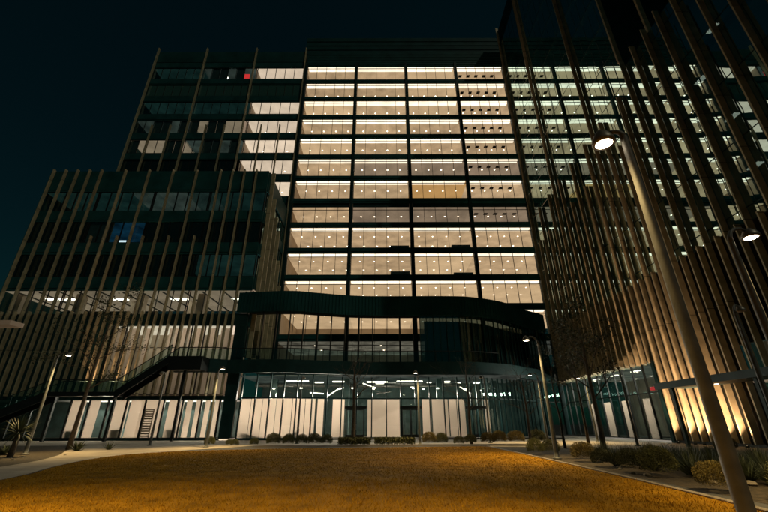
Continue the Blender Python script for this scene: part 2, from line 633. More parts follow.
# ---------------- central office tower
YC = 54.0
BX = [-15.2, -5.3, 4.5, 14.3, 24.0]
T = thing('office_tower', 'tall glass office tower in the middle, its floors of warm lit windows facing the lawn', 'office building', (4.4, YC, 0))
mp = frontal(YC)
for L in range(-2, 12):
    zh = head(L)
    wide = 0.0
    b = MB(mp)
    b.box(-15.2, 24.0, -0.16, 0.10, zh + 0.004, zh + PITCH - SILL - 0.004)
    b.box(-15.2, 24.0, -0.24, -0.162, zh + 0.30, zh + 0.38)
    b.build('spandrel', 'spandrel', T)
    MB(mp).box(-15.2, 24.0, 0.104, 14.0, zh + 0.14, zh + PITCH - SILL - 0.02).build('floor_slab', 'room_floor', T)
    for k in range(4):
        room = random.choice(['ceiling_tan', 'ceiling_tan', 'ceiling_tan', 'ceiling_bright'])
        cove = 'cove_light'
        furn = False
        gm = 'clear_glass'
        zs = zh - SILL
        dots = 4
        top = zh
        if L == 6 and k in (1, 2, 3):
            room = 'ceiling_grey'
        if L == 6 and k == 0:
            room = 'ceiling_tan'
        if L == 5 and k == 2:
            room = 'ceiling_orange'
        if L == 4:
            room, cove, top = ('ceiling_grey' if k else 'ceiling_tan'), None, zh - 0.7
        if L in (2, 1, 3) and k in (1, 2):
            furn = True
        if L in (0, 1):
            room = 'ceiling_bright'
        if k == 3 and L in (8, 9, 10, 11):
            room = 'ceiling_tan'
        if L < 0:
            room, cove, dots = 'ceiling_terrace' if k < 3 else 'ceiling_lobby', None, 1
        if L == 0 and k > 1:
            room, cove = ('ceiling_tan' if k == 2 else 'ceiling_bright'), cove
        f = window(T, mp, BX[k] + 0.30, BX[k + 1] - 0.30, zs, top, 5, gm, room, cove, 0.55, 12.0, dots, squares=(k == 3 and 3 < L), dot2=L < 5, furn=furn, ext=(.3, 8.0 if k == 3 else .3))
        if L == 4:
            MB(mp).box(BX[k] + 0.30, BX[k + 1] - 0.30, -0.02, 0.10, zh - 0.69, zh).build('header_panel', 'dark_metal', f)
for x in BX[:4] + [23.75]:
    b = MB(mp)
    b.box(x - 0.24, x + 0.24, -0.34, 0.2, 0.2, head(11) + 0.9)
    b.build('column', 'dark_metal', T)
MB(mp).box(-15.34, -15.22, .21, 12.1, 4, head(11) + .6).build('end_wall', 'room_wall', T)
MB(mp).box(-15.2, 24.0, 11.9, 12.1, 4, head(11) + 0.6).build('core_wall', 'room_wall', T)
b = MB(mp)
b.box(-15.2, 24.0, -0.2, 0.4, head(11) + PITCH - SILL, 70.6)
for k in range(3):
    b.box(-15.2, 24.0, -0.28, -0.201, 68.2 + k * 0.8, 68.3 + k * 0.8)
b.build('parapet', 'parapet', T)
MB(mp).box(-15.2, 24.0, 0.41, 15, 70.0, 70.4).build('roof', 'slab', T)
b = MB(mp)
b.box(-16.6, 25, 3.0, 14, 70.41, 79.2)
for k in range(6):
    b.box(-16.6, 25, 2.9, 2.99, 71.5 + k * 1.3, 71.8 + k * 1.3)
b.build('penthouse', 'parapet', T)

# ---------------- left tower wing
YT = 54.3
LW = thing('tower_wing', 'dark tower wing left of the warm lit tower with one column of bright windows', 'office building', (-31, YT, 0))
mp = frontal(YT)
TX = [-45.7, -35.8, -25.7, -15.62]
lit = {11, 9, 8, 7, 6, 5}
dim = {(0, 8): 'ceiling_dim', (1, 8): 'ceiling_grey', (1, 7): 'ceiling_dim', (0, 7): 'ceiling_grey', (1, 11): 'ceiling_dim', (0, 9): 'ceiling_teal', (1, 9): 'ceiling_teal',
       (0, 11): 'ceiling_teal'}
for L in range(2, 12):
    zh = head(L)
    b = MB(mp)
    b.box(-45.7, -15.62, -0.14, 0.1, zh + 0.004, zh + PITCH - 3.0 - 0.004)
    b.box(-45.7, -15.62, -0.2, -0.141, zh + 0.2, zh + 0.26)
    b.build('spandrel', 'spandrel', LW)
    MB(mp).box(-45.6, -15.62, 0.104, 10, zh + 0.14, zh + 1.4).build('floor_slab', 'slab', LW)
    for k in range(3):
        a0, a1 = TX[k] + 0.15, TX[k + 1] - 0.15
        if k == 2 and L in lit:
            a0 += 0.6
            window(LW, mp, a0, a1, zh - 2.96, zh, 5, 'clear_glass', 'ceiling_white', None, 0, 9, 2, dot2=False, fr=0.08, ext=(.3, .1))
            MB(mp).box(a0 - .34, a0 - .24, .13, 9.8, zh - 3.1, zh + .13).build('partition_wall', 'room_wall', LW)
            continue
        r = dim.get((k, L))
        if r:
            f = window(LW, mp, a0, a1, zh - 2.96, zh, 6, 'lobby_glass', r, None, 0, 7, 1 if r == 'ceiling_grey' else 0, dot2=False)
            if r != 'ceiling_teal':
                # blinds drawn over some of the panes
                t = MB(mp)
                for i in random.sample(range(6), 3):
                    w6 = (a1 - a0) / 6
                    t.box(a0 + w6 * i + .03, a0 + w6 * (i + 1) - .03, 0.1, 0.13, zh - 2.9, zh)
                t.build('blind', 'furniture', f)
            if (k, L) == (1, 11):
                MB(mp).box(a1 - 2.0, a1 - 0.9, 0.7, 0.8, zh - 2.4, zh - 0.8).build('red_display', 'red_glow', f)
                MB(mp).box(a1 - 6.6, a1 - 5.7, 1.5, 1.9, zh - 1.0, zh - 0.5).build('lamp_panel', 'strip_light', f)
        else:
            window(LW, mp, a0, a1, zh - 2.96, zh, 6, 'teal_glass' if random.random() < .18 else 'dark_glass', None, None, 0)
b = MB(mp)
b.box(-45.7, -15.62, -0.2, 0.4, head(11) + 1.54, 71.2)
b.build('parapet', 'parapet', LW)
MB(mp).box(-45.7, -15.62, 0.41, 20, 70.6, 71.0).build('roof', 'slab', LW)
MB(mp).box(-45.9, -45.71, -0.2, 20, 4, 71.2).build('side_wall', 'spandrel', LW)
MB(mp).box(-45.6, -15.62, 9.9, 10.1, 20, 70.5).build('core_wall', 'slab', LW)
for x in TX:
    MB(mp).box(x - 0.11, x + 0.11, -0.62, -0.21, 20, 71.9).build('fin', 'bronze_fin', LW)
for x in [-42.3, -38.9, -32.4, -29.0, -22.3, -18.9]:
    MB(mp).box(x - 0.10, x + 0.10, -0.55, -0.21, 20, 51.7).build('fin', 'bronze_fin', LW)

# ---------------- left lower block, in front of the wing
YB = 43.2
LB = thing('office_block', 'lower office block on the left with thin bronze vertical fins and a lit window band', 'office building', (-32, YB, 0))
mp = frontal(YB)
TOPB = 33.4
XB0, XB1 = -45.4, -15.7
heads = [30.05, 25.45, 20.85, 16.15]
LBX = [XB0 + (XB1 - XB0) * i / 4 for i in range(5)]
for j, zh in enumerate(heads):
    ztop = TOPB if j == 0 else heads[j - 1] - 2.95
    b = MB(mp)
    b.box(XB0, XB1, -0.12, 0.1, zh + 0.004, ztop - 0.004)
    b.box(XB0, XB1, -0.17, -0.121, zh + 0.3, zh + 0.36)
    b.build('spandrel', 'spandrel', LB)
    MB(mp).box(XB0 + .1, XB1 - .2, 0.104, 9, zh + 0.14, zh + 1.4).build('floor_slab', 'slab', LB)
    for k in range(4):
        a0, a1 = LBX[k] + 0.1, LBX[k + 1] - 0.1
        if j == 3:
            r = 'ceiling_grey'
            f = window(LB, mp, a0, a1, zh - 2.95, zh, 4, 'lobby_glass', r, None, 0, 9, 0)
            t = MB(mp)
            x = a0 + (a1 - a0) * random.uniform(.3, .6)
            t.box(x, x + 2.2, 3.0, 3.6, zh - .06, zh + .01)
            if k == 0:
                t.box(x + 2.6, x + 3.6, 3.0, 3.5, zh - .06, zh + .01)
            t.build('light_panel', 'strip_light', f)
            t = MB(mp)
            t.box(a0 + .4, a0 + 1.3, 1.2, 2.0, zh - 2.95, zh)
            t.box(a1 - 2.0, a1 - 1.2, 4.2, 5.0, zh - 2.95, zh)
            t.build('interior_column', 'room_wall', f)
            t = MB(mp)
            for q in range(3):
                yy = a0 + 1.2 + q * 2.6
                t.box(yy, yy + .14, .4, 8.8, zh - .12, zh)
            t.build('ceiling_beam', 'slab', f)
        else:
            kind = {(0, 1): 'ceiling_teal', (0, 2): 'ceiling_dim', (0, 3): 'ceiling_teal', (1, 1): 'ceiling_blue', (2, 3): 'ceiling_teal', (0, 0): 'ceiling_teal'}.get((j, k))
            f = window(LB, mp, a0, a1, zh - 2.95, zh, 5, 'lobby_glass' if kind else ('teal_glass' if random.random() < .15 else 'dark_glass'), kind, None, 0, 8, 0, fr=.09, ext=(3.5 if k else 0, .3))
            if kind == 'ceiling_blue':
                MB(mp).box(a0 - .1, a0 + 3.05, .1, .14, zh - 2.9, zh).build('blind', 'furniture', f)  # opaque board added to mask the blue glow behind the left panes
                MB(mp).box(a0 + 3.3, a0 + 4.2, 1.4, 1.5, zh - 2.6, zh - 1.9).build('monitor', 'screen', f)
MB(mp).box(XB0, XB1 - .2, 0.3, 10.8, TOPB - 0.8, TOPB - 0.3).build('roof', 'slab', LB)
MB(mp).box(XB0 - .2, XB0, -0.12, 11, 0.2, TOPB).build('side_wall', 'spandrel', LB)
# wall behind the lower fins, and the glazed bay with curtains right of it
MB(mp).box(XB0, -31.0, 0.0, 0.25, 4.3, 13.19).build('wall', 'dark_metal', LB)
MB(mp).box(-31.0, XB1, -0.10, 0.25, 11.9, 13.19).build('lintel', 'dark_metal', LB)
f = window(LB, mp, -30.9, -17.4, 4.4, 11.9, 9, 'lobby_glass', 'ceiling_white', None, 2.5, 5, 3, dot2=False, fr=.12)
t = MB(mp)
for i in range(9):
    x = -30.8 + 1.49 * i
    if i not in (3,):
        t.box(x + .1, x + 1.15, 0.5, 0.54, 4.5, 11.7)
t.build('curtain', 'white_shade', f)
MB(mp).box(-31, -17.2, 4.9, 5.1, 4.3, 11.9).build('inner_wall', 'room_wall', LB)
MB(mp).box(-31, -17.2, 0.3, 5, 4.15, 4.38).build('inner_floor', 'room_floor', LB)
MB(mp).box(XB1 - 1.3, XB1, -0.10, 0.25, 0.2, 11.89).build('corner_pier', 'dark_metal', LB)
# bronze fins in tiers
x = -45.0
i = 0
while x < -15.7:
    tall = i < 5 or i > 14 or i % 2 == 0
    zt = TOPB + 0.06 if tall else 23.3
    MB(mp).box(x - 0.07, x + 0.07, -0.56, -0.18, 4.3, zt).build('fin', 'bronze_fin', LB)
    if x < -17.5:
        MB(mp).box(x + 0.82 - 0.075, x + 0.82 + 0.075, -0.58, -0.18, 4.3, 13.5).build('fin', 'bronze_fin', LB)
    x += 1.63
    i += 1
# return side facing the court
mr = facing_right(XB1)
for j, (z0, z1) in enumerate([(27.1, 30.05), (22.5, 25.45), (17.9, 20.85), (13.2, 16.15), (8.4, 11.9)]):
    window(LB, mr, YB + .35, YC - .5, z0, z1, 6, 'mirror_glass', None, None, 0)
    ztop = TOPB if j == 0 else [27.1, 22.5, 17.9, 13.2][j - 1]
    MB(mr).box(YB + .26, YC - .45, -0.1, 0.1, z1 + .004, ztop - .004).build('spandrel', 'spandrel', LB)
for k in range(6):
    y = YB + 0.9 + 1.71 * k
    MB(mr).box(y - .1, y + .1, -0.62, -0.12, 8.4, [TOPB + .3, 30.5, 28.5, 27.2, 23.3, 20][k]).build('fin', 'bronze_fin', LB)

# ---------------- right wing with mirror glass
XR = 24.1
RW = thing('glass_wing', 'mirror glass wing on the right reflecting the lit tower behind tall bronze fins', 'office building', (30, 30, 0))
mp = facing_left(XR)
RY = [12.0, 19.5, 27.0, 34.4, 44.2, 53.7]
T1, T2, T3, T4 = 34.0, 31.7, 27.0, 13.6
for L in range(0, 13):
    z0 = 13.6 + PITCH * L
    z1 = z0 + PITCH
    for k in range(5):
        if k < 2 and z0 > T1 - 1:
            continue
        z1 = min(z0 + PITCH, T1) if k < 2 else z0 + PITCH
        near = k < 2
        gm = 'tilted_glass' if k < 1 else 'mirror_glass'
        if near:
            gm = 'tilted_glass'
        f = window(RW, mp, RY[k] + .03, RY[k + 1] - .03, z0 + .9, z1 - .02, 5 if near else 6, gm, None, None, 0, fr=0.045, fm='dark_metal', fd=.012)
        s = MB(mp)
        nn = 5 if near else 6
        for i in range(nn):
            y0 = RY[k] + (RY[k + 1] - RY[k]) * i / nn
            s.quad((y0, 0, z0), (y0 + (RY[k + 1] - RY[k]) / nn, 0, z0), (y0 + (RY[k + 1] - RY[k]) / nn, 0, z0 + .9), (y0, 0, z0 + .9))
        s.build('spandrel_glass', 'mirror_spandrel' if not near else 'tilted_glass', f)
        if near:
            r = random.choice(['ceiling_teal', 'ceiling_dim', 'ceiling_teal'])
            MB(mp).box(RY[k], RY[k + 1], 0.3, 9, z1 - .3, z1 - .2).build('ceiling', r, f)
            t = MB(mp)
            for q in range(1):
                y = random.uniform(RY[k] + 1, RY[k + 1] - 2)
                d = random.uniform(1.2, 3.2)
                t.box(y, y + 0.9, d, d + .45, z1 - .36, z1 - .301)
            t.build('light_panel', 'strip_light', f)
            MB(mp).box(RY[k], RY[k + 1], 8.9, 9.1, z0, z1).build('room_back', 'room_wall', f)
            MB(mp).box(RY[k], RY[k + 1], 0.1, 9, z0 + .3, z0 + .5).build('floor_slab', 'slab', f)
b = MB(mp)
b.box(27.0, 54, 0.02, 0.3, 13.6 + PITCH * 13, 77)
b.build('parapet', 'parapet', RW)
MB(mp).box(8, 26.9, 0.02, 12, T1 - .5, T1 - .2).build('roof', 'slab', RW)
b = MB(mp)
b.box(26.96, 27.2, 0.02, 14, T1 - .2, 77)
b.build('end_wall', 'dark_metal', RW)
# set-back tower rising behind the lower roof
b = MB(mp)
b.box(0, 26.9, 13.0, 13.4, T1 - 1, 92)
b.build('setback_wall', 'dark_glass', RW)
for k in range(8):
    MB(mp).box(1.5 + 3.4 * k - .1, 1.5 + 3.4 * k + .1, 12.4, 12.99, T1 - .2, 92).build('setback_fin', 'bronze_fin', RW)
# blind wall behind the dense lower fins
MB(mp).box(6, 34.6, 0.0, 0.3, 6.3, 13.58).build('wall', 'black_metal', RW)
MB(mp).box(34.6, 53.7, 0.0, 0.3, 6.6, 13.58).build('wall', 'black_metal', RW)
# lit glazing above the canopy and at the ground near the camera
f = window(RW, mp, 6.2, 25.4, 4.15, 6.3, 12, 'lobby_glass', 'ceiling_dim', None, 0, 5, 0, name='window')
t = MB(mp)
for i in range(12):
    if i % 3 != 1:
        y = 6.2 + 1.6 * i
        t.box(y + .15, y + 1.2, .35, .39, 4.2, 6.25)
t.build('shade', 'white_shade', f)
f = window(RW, mp, 6.2, 26.0, 0.2, 3.85, 12, 'lobby_glass', 'ceiling_grey', None, 0, 5, 4, dot2=False)
MB(mp).box(6, 26.2, 4.9, 5.1, 0.1, 6.3).build('inner_wall', 'room_wall', RW)
MB(mp).box(26.3, 34.6, 0.0, 0.3, 0.0, 6.29).build('wall', 'black_metal', RW)
# corner lobby
f = window(RW, mp, 35.0, 53.0, 0.15, 6.5, 11, 'lobby_glass', 'ceiling_terrace', None, 2.5, 8, 6, dot2=True, fr=.11)
t = MB(mp)
for q in range(4):
    t.box(36.5 + q * 4, 37.8 + q * 4, 2.0, 2.3, 6.42, 6.49)
t.build('light_panel', 'strip_light', f)
t = MB(mp)
t.box(38.6, 39.1, 1.8, 2.1, 4.4, 4.7)
t.build('red_display', 'red_glow', f)
t = MB(mp)
for y in (37.5, 41, 44.5, 47.5):
    t.box(y, y + 1.3, .6, .65, .2, 3.6)
t.build('shade', 'white_shade', f)
MB(mp).box(34.8, 53, 7.9, 8.1, .1, 6.6).build('inner_wall', 'room_wall', RW)
MB(mp).box(34.62, 35.0, -.3, .3, 0, 6.58).build('corner_pier', 'dark_metal', RW)
# fins, full height on the bay lines, shorter ones in tiers between them, dense ones at the foot
y = 53.6
i = 0
FT = .10
while y > 8.4:
    if y < 27.3:
        zt = T1 + .5
    elif i in (0, 5, 11):
        zt = 77.5
    else:
        zt = T2 if i % 2 == 0 else T3
    zb = 6.4 if y > 34.9 else (0.2 if y > 26.5 else 4.2)
    MB(mp).box(y - FT / 2, y + FT / 2, -0.54, -0.05, zb, zt).build('fin', 'bronze_fin', RW)
    if y > 18:
        MB(mp).box(y - .87 - FT / 2, y - .87 + FT / 2, -0.48, -0.05, zb, T4 + .1).build('fin', 'bronze_fin', RW)
    y -= 1.78 if y > 28 else 1.71
    i += 1
for y in (27.05, 23.7):
    MB(mp).box(y - .1, y + .1, 0.31 if y < 27 else -.50, 0.75 if y < 27 else -.05, T1 + .52, 77.5).build('fin', 'bronze_fin', RW)

# ---------------- canopy along the right wing
CN = thing('entrance_canopy', 'flat dark steel canopy on slim posts along the right wing', 'canopy', (22, 20, 0))
b = MB()
b.box(20.2, 22.5, 6, 29.8, 3.80, 4.10)
b.build('roof_slab', 'dark_metal', CN)
b = MB()
b.box(20.1, 20.198, 6, 29.8, 3.72, 4.16)
b.build('fascia', 'dark_metal', CN)
for y in (28.6, 21.9, 15.2):
    MB().box(20.42, 20.62, y - .1, y + .1, 0.01, 3.798).build('post', 'dark_metal', CN)
t = MB()
for y in (26.2, 23.0, 19.5):
    t = MB()
    t.disc(21.8, y, 3.78, .12, .018, 12)
    t.build('downlight', 'downlight', CN)

# ---------------- curved entrance pavilion with terrace
PV = thing('entrance_pavilion', 'curved dark glass entrance pavilion with a roof ribbon sweeping across the tower foot', 'pavilion', (0, 46, 0))
plan = spline([(-17.0, 43.0), (-11, 42.35), (-7.9, 43.1), (-3.9, 44.2), (0, 44.5), (6.9, 44.5), (10.7, 44.9), (15, 46.9), (18.6, 50.1), (22.9, 53.4)], 0.4)
rb = MB()
rb.sweep(plan, 0.0, 0.5, 13.4, 15.8)
q = offset(plan, -0.05)
for i in range(0, len(q) - 1, 1):
    x, yv = q[i]
    rb.box(x - .04, x + .04, yv - .05, yv + .03, 13.42, 15.78)
rb.build('roof_ribbon', 'parapet', PV)
MB().sweep(plan, 0.5, 1.6, 13.45, 13.6).build('soffit', 'black_metal', PV)
# terrace slab, its front band and the balustrade
tplan = [(-22.2, 41.6), (-18.5, 41.6)] + spline([(-17.0, 42.4), (-11, 42.2), (-7.9, 42.9), (-3.9, 44.0), (0, 44.3), (6.9, 44.3), (10.7, 44.7), (15, 46.7), (18.6, 49.9), (22.9, 53.2)], 0.4)
MB().sweep(tplan, 0.0, 0.35, 6.55, 7.95).build('terrace_band', 'dark_metal', PV)
b = MB()
pts = tplan[2:]
b.add([(x, y + .36, 7.7) for x, y in pts] + [(x, y + .36, 7.5) for x, y in pts] + [(pts[-1][0], 53.8, 7.7), (pts[0][0], 53.8, 7.7)],
      [tuple(range(len(pts))) + (2 * len(pts), 2 * len(pts) + 1)])
b.build('terrace_floor', 'slab', PV)
MB().sweep(tplan[:-30], 0.1, 0.16, 9.12, 9.2).build('handrail', 'black_metal', PV)
rg = MB()
rr = offset(tplan, 0.13)
for i in range(0, len(rr) - 33, 4):
    a, c = rr[i], rr[min(i + 4, len(rr) - 1)]
    rg.quad((a[0], a[1], 7.96), (c[0], c[1], 7.96), (c[0], c[1], 9.1), (a[0], a[1], 9.1))
rg.build('rail_glass', 'rail_glass', PV)
for i in range(0, len(rr) - 33, 4):
    x, yv = rr[i]
    MB().box(x - .025, x + .025, yv - .03, yv + .03, 7.96, 9.12).build('rail_post', 'black_metal', PV)
# slender posts between terrace and ribbon on the open part
pp = offset(plan, 0.25)
for i, (x, yv) in enumerate(pp):
    if x < -15 or x > 4 or i % 4:
        continue
    k = .055 if (i // 4) % 3 else .10
    MB().box(x - k, x + k, yv - .12, yv + .12, 7.96, 13.44).build('screen_post', 'black_metal', PV)
# dark curved curtain wall on the right part
rp = [p for p in offset(plan, 0.3) if p[0] > 4.0]
g = MB()
for a, c in zip(rp[::2], rp[2::2]):
    for z0, z1 in ((7.96, 10.3), (10.3, 13.44)):
        g.quad((a[0], a[1], z0), (c[0], c[1], z0), (c[0], c[1], z1), (a[0], a[1], z1))
cw = MB()
for i, (x, yv) in enumerate(rp):
    if i % 2 == 0:
        k = .035
        d = .28 if i % 4 == 0 else .12
        cw.box(x - k, x + k, yv - d, yv + .05, 7.96, 13.42)
cwo = cw.build('curtain_wall', 'parapet', PV)
g.build('pane', 'tilted_glass', cwo)
MB().sweep([p for p in offset(plan, 3.0) if p[0] > 5], 0, .2, 8, 13.4).build('inner_wall', 'furniture', PV)
# ground floor glazing following the curve
gp = [p for p in offset(plan, 0.75) if p[0] > -15.6 and p[1] < 52.9]
g = MB()
cw = MB()
step = 4
for i in range(0, len(gp) - 1, step):
    a, c = gp[i], gp[min(i + step, len(gp) - 1)]
    for z0, z1 in ((0.2, 4.1), (4.1, 6.54)):
        g.quad((a[0], a[1], z0), (c[0], c[1], z0), (c[0], c[1], z1), (a[0], a[1], z1))
    fr_ = .06
    cw.box(a[0] - fr_, a[0] + fr_, a[1] - .16, a[1] + .08, .2, 6.54)
    if a[0] > 9:
        m2 = gp[min(i + 2, len(gp) - 1)]
        cw.box(m2[0] - .05, m2[0] + .05, m2[1] - .3, m2[1] + .05, .2, 6.54)
sf = cw.build('shopfront', 'dark_metal', PV)
g.build('pane', 'lobby_glass', sf)
MB().sweep(gp, -.1, .06, 4.04, 4.16).build('transom', 'dark_metal', sf)
MB().sweep(gp, -.15, .1, .0, .2).build('plinth', 'dark_metal', PV)
MB().box(-15.7, 20, 52.0, 52.2, .1, 6.5).build('inner_wall', 'furniture', PV)
MB().box(-16, 16, 44.5, 52, 6.35, 6.5).build('lobby_ceiling', 'ceiling_lobby', PV)
MB().box(-16, 20, 43.4, 52, .12, .16).build('lobby_floor', 'room_floor', PV)
# lights, ducts and people-height clutter of the lobby ceiling
for (x, y, lx, ly) in [(-11.3, 46, 2.6, .25), (-8.2, 47.5, 1.0, .2), (-6.0, 46.6, 1.8, .2), (-2.0, 47.0, 2.4, .3), (1.5, 46.5, 3.0, .3), (-1.0, 49, 2.5, .3), (7.2, 47, .6, .5), (10.9, 48.3, .7, .5), (8.8, 48.6, .5, .4), (5.2, 48, .5, .4)]:
    MB().box(x, x + lx, y, y + ly, 6.0, 6.12).build('light_panel', 'strip_light', PV)
for (x, y) in [(-12.6, 46), (-9.4, 45.6), (-5.0, 46.2), (-3.6, 45.9), (-1.2, 46.6), (3.4, 46.2), (4.6, 47), (6.2, 46.4), (9.6, 47.2), (12.0, 49.5)]:
    MB().disc(x, y, 5.2, .14, .1, 10).build('pendant_lamp', 'downlight', PV)
for (x0, x1, y) in [(-15, -7, 46.8), (-6, 2, 47.8), (0, 9, 46.9)]:
    MB().tube([(x0, y, 5.7), (x1, y + .4, 5.7)], .22, 10).build('duct', 'pole_metal', PV)
rr_ = random.Random(4)
for k in range(16):
    x = rr_.uniform(-14.5, 11)
    y = 45.6 + rr_.uniform(.3, 4)
    a = rr_.uniform(-.5, .5)
    MB().tube([(x, y, rr_.uniform(4.6, 6.0)), (x + 1.6 * cos(a), y + 1.6 * sin(a), rr_.uniform(4.6, 6.0))], .05, 6).build('linear_lamp' if k % 3 == 0 else 'pipe', 'strip_light' if k % 3 == 0 else 'pole_metal', PV)
for x in (-13.0, -4.6, 6.1, 13.2):
    MB().box(x, x + .6, 46.4 + max(0, x - 8) * .5, 47.0 + max(0, x - 8) * .5, .16, 6.4).build('lobby_column', 'furniture', PV)
# white shades behind the lower panes
for (x0, x1) in [(-15.5, -14.36), (-14.24, -13.06), (-12.94, -11.56), (-11.44, -9.86), (-9.74, -8.56), (-8.44, -7.5), (-7.2, -6.6), (-5.6, -4.4), (-1.8, 1.7), (4.3, 5.2), (5.4, 7.1), (7.3, 8.06), (8.2, 9.0), (11.2, 11.9)]:
    ol = offset(plan, 1.15)
    ox, oy = [p[0] for p in ol], [p[1] for p in ol]
    seg = [(x, float(np.interp(x, ox, oy))) for x in np.linspace(x0 - .03, x1 + .03, max(2, int((x1 - x0) / .4) + 1))]
    if len(seg) > 1:
        MB().sweep(seg, 0, .03, .22, 4.02).build('shade', 'white_shade', PV)
# double doors
for x0, yv in ((-4.1, 44.72), (1.95, 45.02), (9.2, 45.3)):
    for s_ in (0, 1):
        b = MB()
        xx = x0 + s_ * 0.98
        y1 = yv + s_ * (.55 if x0 > 8 else 0.05)
        b.box(xx, xx + .08, y1, y1 + .08, .2, 3.0)
        b.box(xx + .88, xx + .96, y1, y1 + .08, .2, 3.0)
        b.box(xx + .08, xx + .88, y1, y1 + .08, 2.88, 3.0)
        b.box(xx + .08, xx + .88, y1, y1 + .08, .2, .45)
        d = b.build('door', 'black_metal', PV)
        MB().tube([(xx + (.80 if s_ == 0 else .14), y1 - .07, .95), (xx + (.80 if s_ == 0 else .14), y1 - .07, 1.5)], .02, 8).build('handle', 'pole_metal', d)
    MB().box(x0 - .2, x0 + 2.2, yv - .05, yv + .12, 3.02, 3.3).build('door_header', 'black_metal', PV)

# ---------------- ground floor of the left block: white panels, louvred door
mp = frontal(YB)
MB(mp).box(XB0, XB1 - 1.32, -0.05, 0.3, 3.95, 4.28).build('floor_band', 'dark_metal', LB)
MB(mp).box(XB0, XB1 - 1.32, -0.08, 0.3, 0.0, 0.2).build('plinth', 'dark_metal', LB)
MB(mp).box(XB0, XB1 - .3, 3.9, 4.1, 0.2, 3.94).build('inner_wall', 'furniture', LB)
MB(mp).box(XB0, XB1 - .3, .31, 3.9, 3.9, 3.94).build('inner_ceiling', 'slab', LB)
px = [-37, -35.2, -33.6, -32.9, -31.7, -30.9, -29.0, -26.9, -25.1, -24.9, -23.1, -22.6, -21.6, -21.2, -20.4, -20.0, -19.2, -18.8, -17.4]
shade_on = {(-33.6, 1), (-31.7, 1)}
wf = window(LB, mp, -45.0, -17.35, .2, 3.94, 14, 'lobby_glass', None, None, 0, fr=.16)
for x0, x1 in [(-33.6, -31.9), (-31.4, -30.4), (-29.1, -27.3), (-27.1, -25.8), (-23, -21.4), (-21.1, -20.5), (-20.1, -19.6), (-19.1, -18.6), (-18.1, -17.6)]:
    MB(mp).box(x0, x1, .45, .48, .22, 3.9).build('shade', 'white_shade', LB)
b = MB(mp)
b.box(-25.7, -23.2, .02, .05, .2, 3.9)
d = b.build('door', 'white_shade', LB)
b = MB(mp)
b.box(-25.14, -25.06, -.05, .018, .2, 3.0)
b.box(-24.24, -24.16, -.05, .018, .2, 3.0)
b.box(-25.06, -24.24, -.05, .018, 2.9, 3.0)
for i in range(11):
    b.box(-25.06, -24.24, -.045, .015, .35 + i * .235, .49 + i * .235)
b.build('louvre', 'stone', d)
d['label'] = 'pale louvred service door'
MB(mp).tube([(-24.28, -.07, 1.0), (-24.28, -.07, 1.3)], .025, 8).build('handle', 'dark_metal', d)

# boxes added close behind the shades to cast soft silhouettes on them
rf = random.Random(12)
for x0, x1 in [(-33.2, -32.2), (-28.6, -27.5), (-22.8, -21.8)]:
    MB(mp).box(x0, x1, .62, 1.1, .2, rf.uniform(.8, 1.3)).build('shadow_shelf', 'furniture', LB)
for x0, x1 in [(-14.8, -12.6), (-11.2, -9.2), (-8.3, -7.6), (-1.2, .6), (5.6, 6.8)]:
    yy = float(np.interp((x0 + x1) / 2, [p[0] for p in plan], [p[1] for p in plan]))
    MB().box(x0, x1, yy + 1.5, yy + 1.9, .17, rf.uniform(.8, 1.4)).build('shadow_table', 'furniture', PV)

# ---------------- exterior stair on the left
ST = thing('exterior_stair', 'dark outdoor stair with glass balustrade climbing to the terrace on the left', 'staircase', (-30, 40.8, 0))
Y0, Y1 = 39.9, 41.5


def flight(x0, z0, x1, z1):
    b = MB()
    nst = max(2, int((z1 - z0) / .17))
    for i in range(nst):
        xa, xb = x0 + (x1 - x0) * i / nst, x0 + (x1 - x0) * (i + 1) / nst
        z = z0 + (z1 - z0) * (i + 1) / nst
        b.box(xa, xb + .03, Y0 + .08, Y1 - .08, z - .05, z)
    b.build('tread', 'slab', ST)
    for ys in (Y0, Y1 - .07):
        MB().add([(x0, ys, z0 - .75), (x1, ys, z1 - .75), (x1, ys, z1 + .12), (x0, ys, z0 + .12), (x0, ys + .07, z0 - .75), (x1, ys + .07, z1 - .75), (x1, ys + .07, z1 + .12), (x0, ys + .07, z0 + .12)],
                 [(0, 1, 2, 3), (7, 6, 5, 4), (3, 2, 6, 7), (1, 0, 4, 5), (0, 3, 7, 4), (2, 1, 5, 6)]).build('stringer', 'black_metal', ST)
        MB().tube([(x0, ys + .035, z0 + 1.15), (x1, ys + .035, z1 + 1.15)], .045, 8).build('handrail', 'black_metal', ST)
        MB().quad((x0, ys + .03, z0 + .13), (x1, ys + .03, z1 + .13), (x1, ys + .03, z1 + 1.1), (x0, ys + .03, z0 + 1.1)).build('rail_glass', 'rail_glass', ST)
        nn = max(2, int(abs(x1 - x0) / 1.5))
        for i in range(nn + 1):
            x = x0 + (x1 - x0) * i / nn
            z = z0 + (z1 - z0) * i / nn
            MB().box(x - .025, x + .025, ys + .01, ys + .06, z, z + 1.15).build('rail_post', 'black_metal', ST)


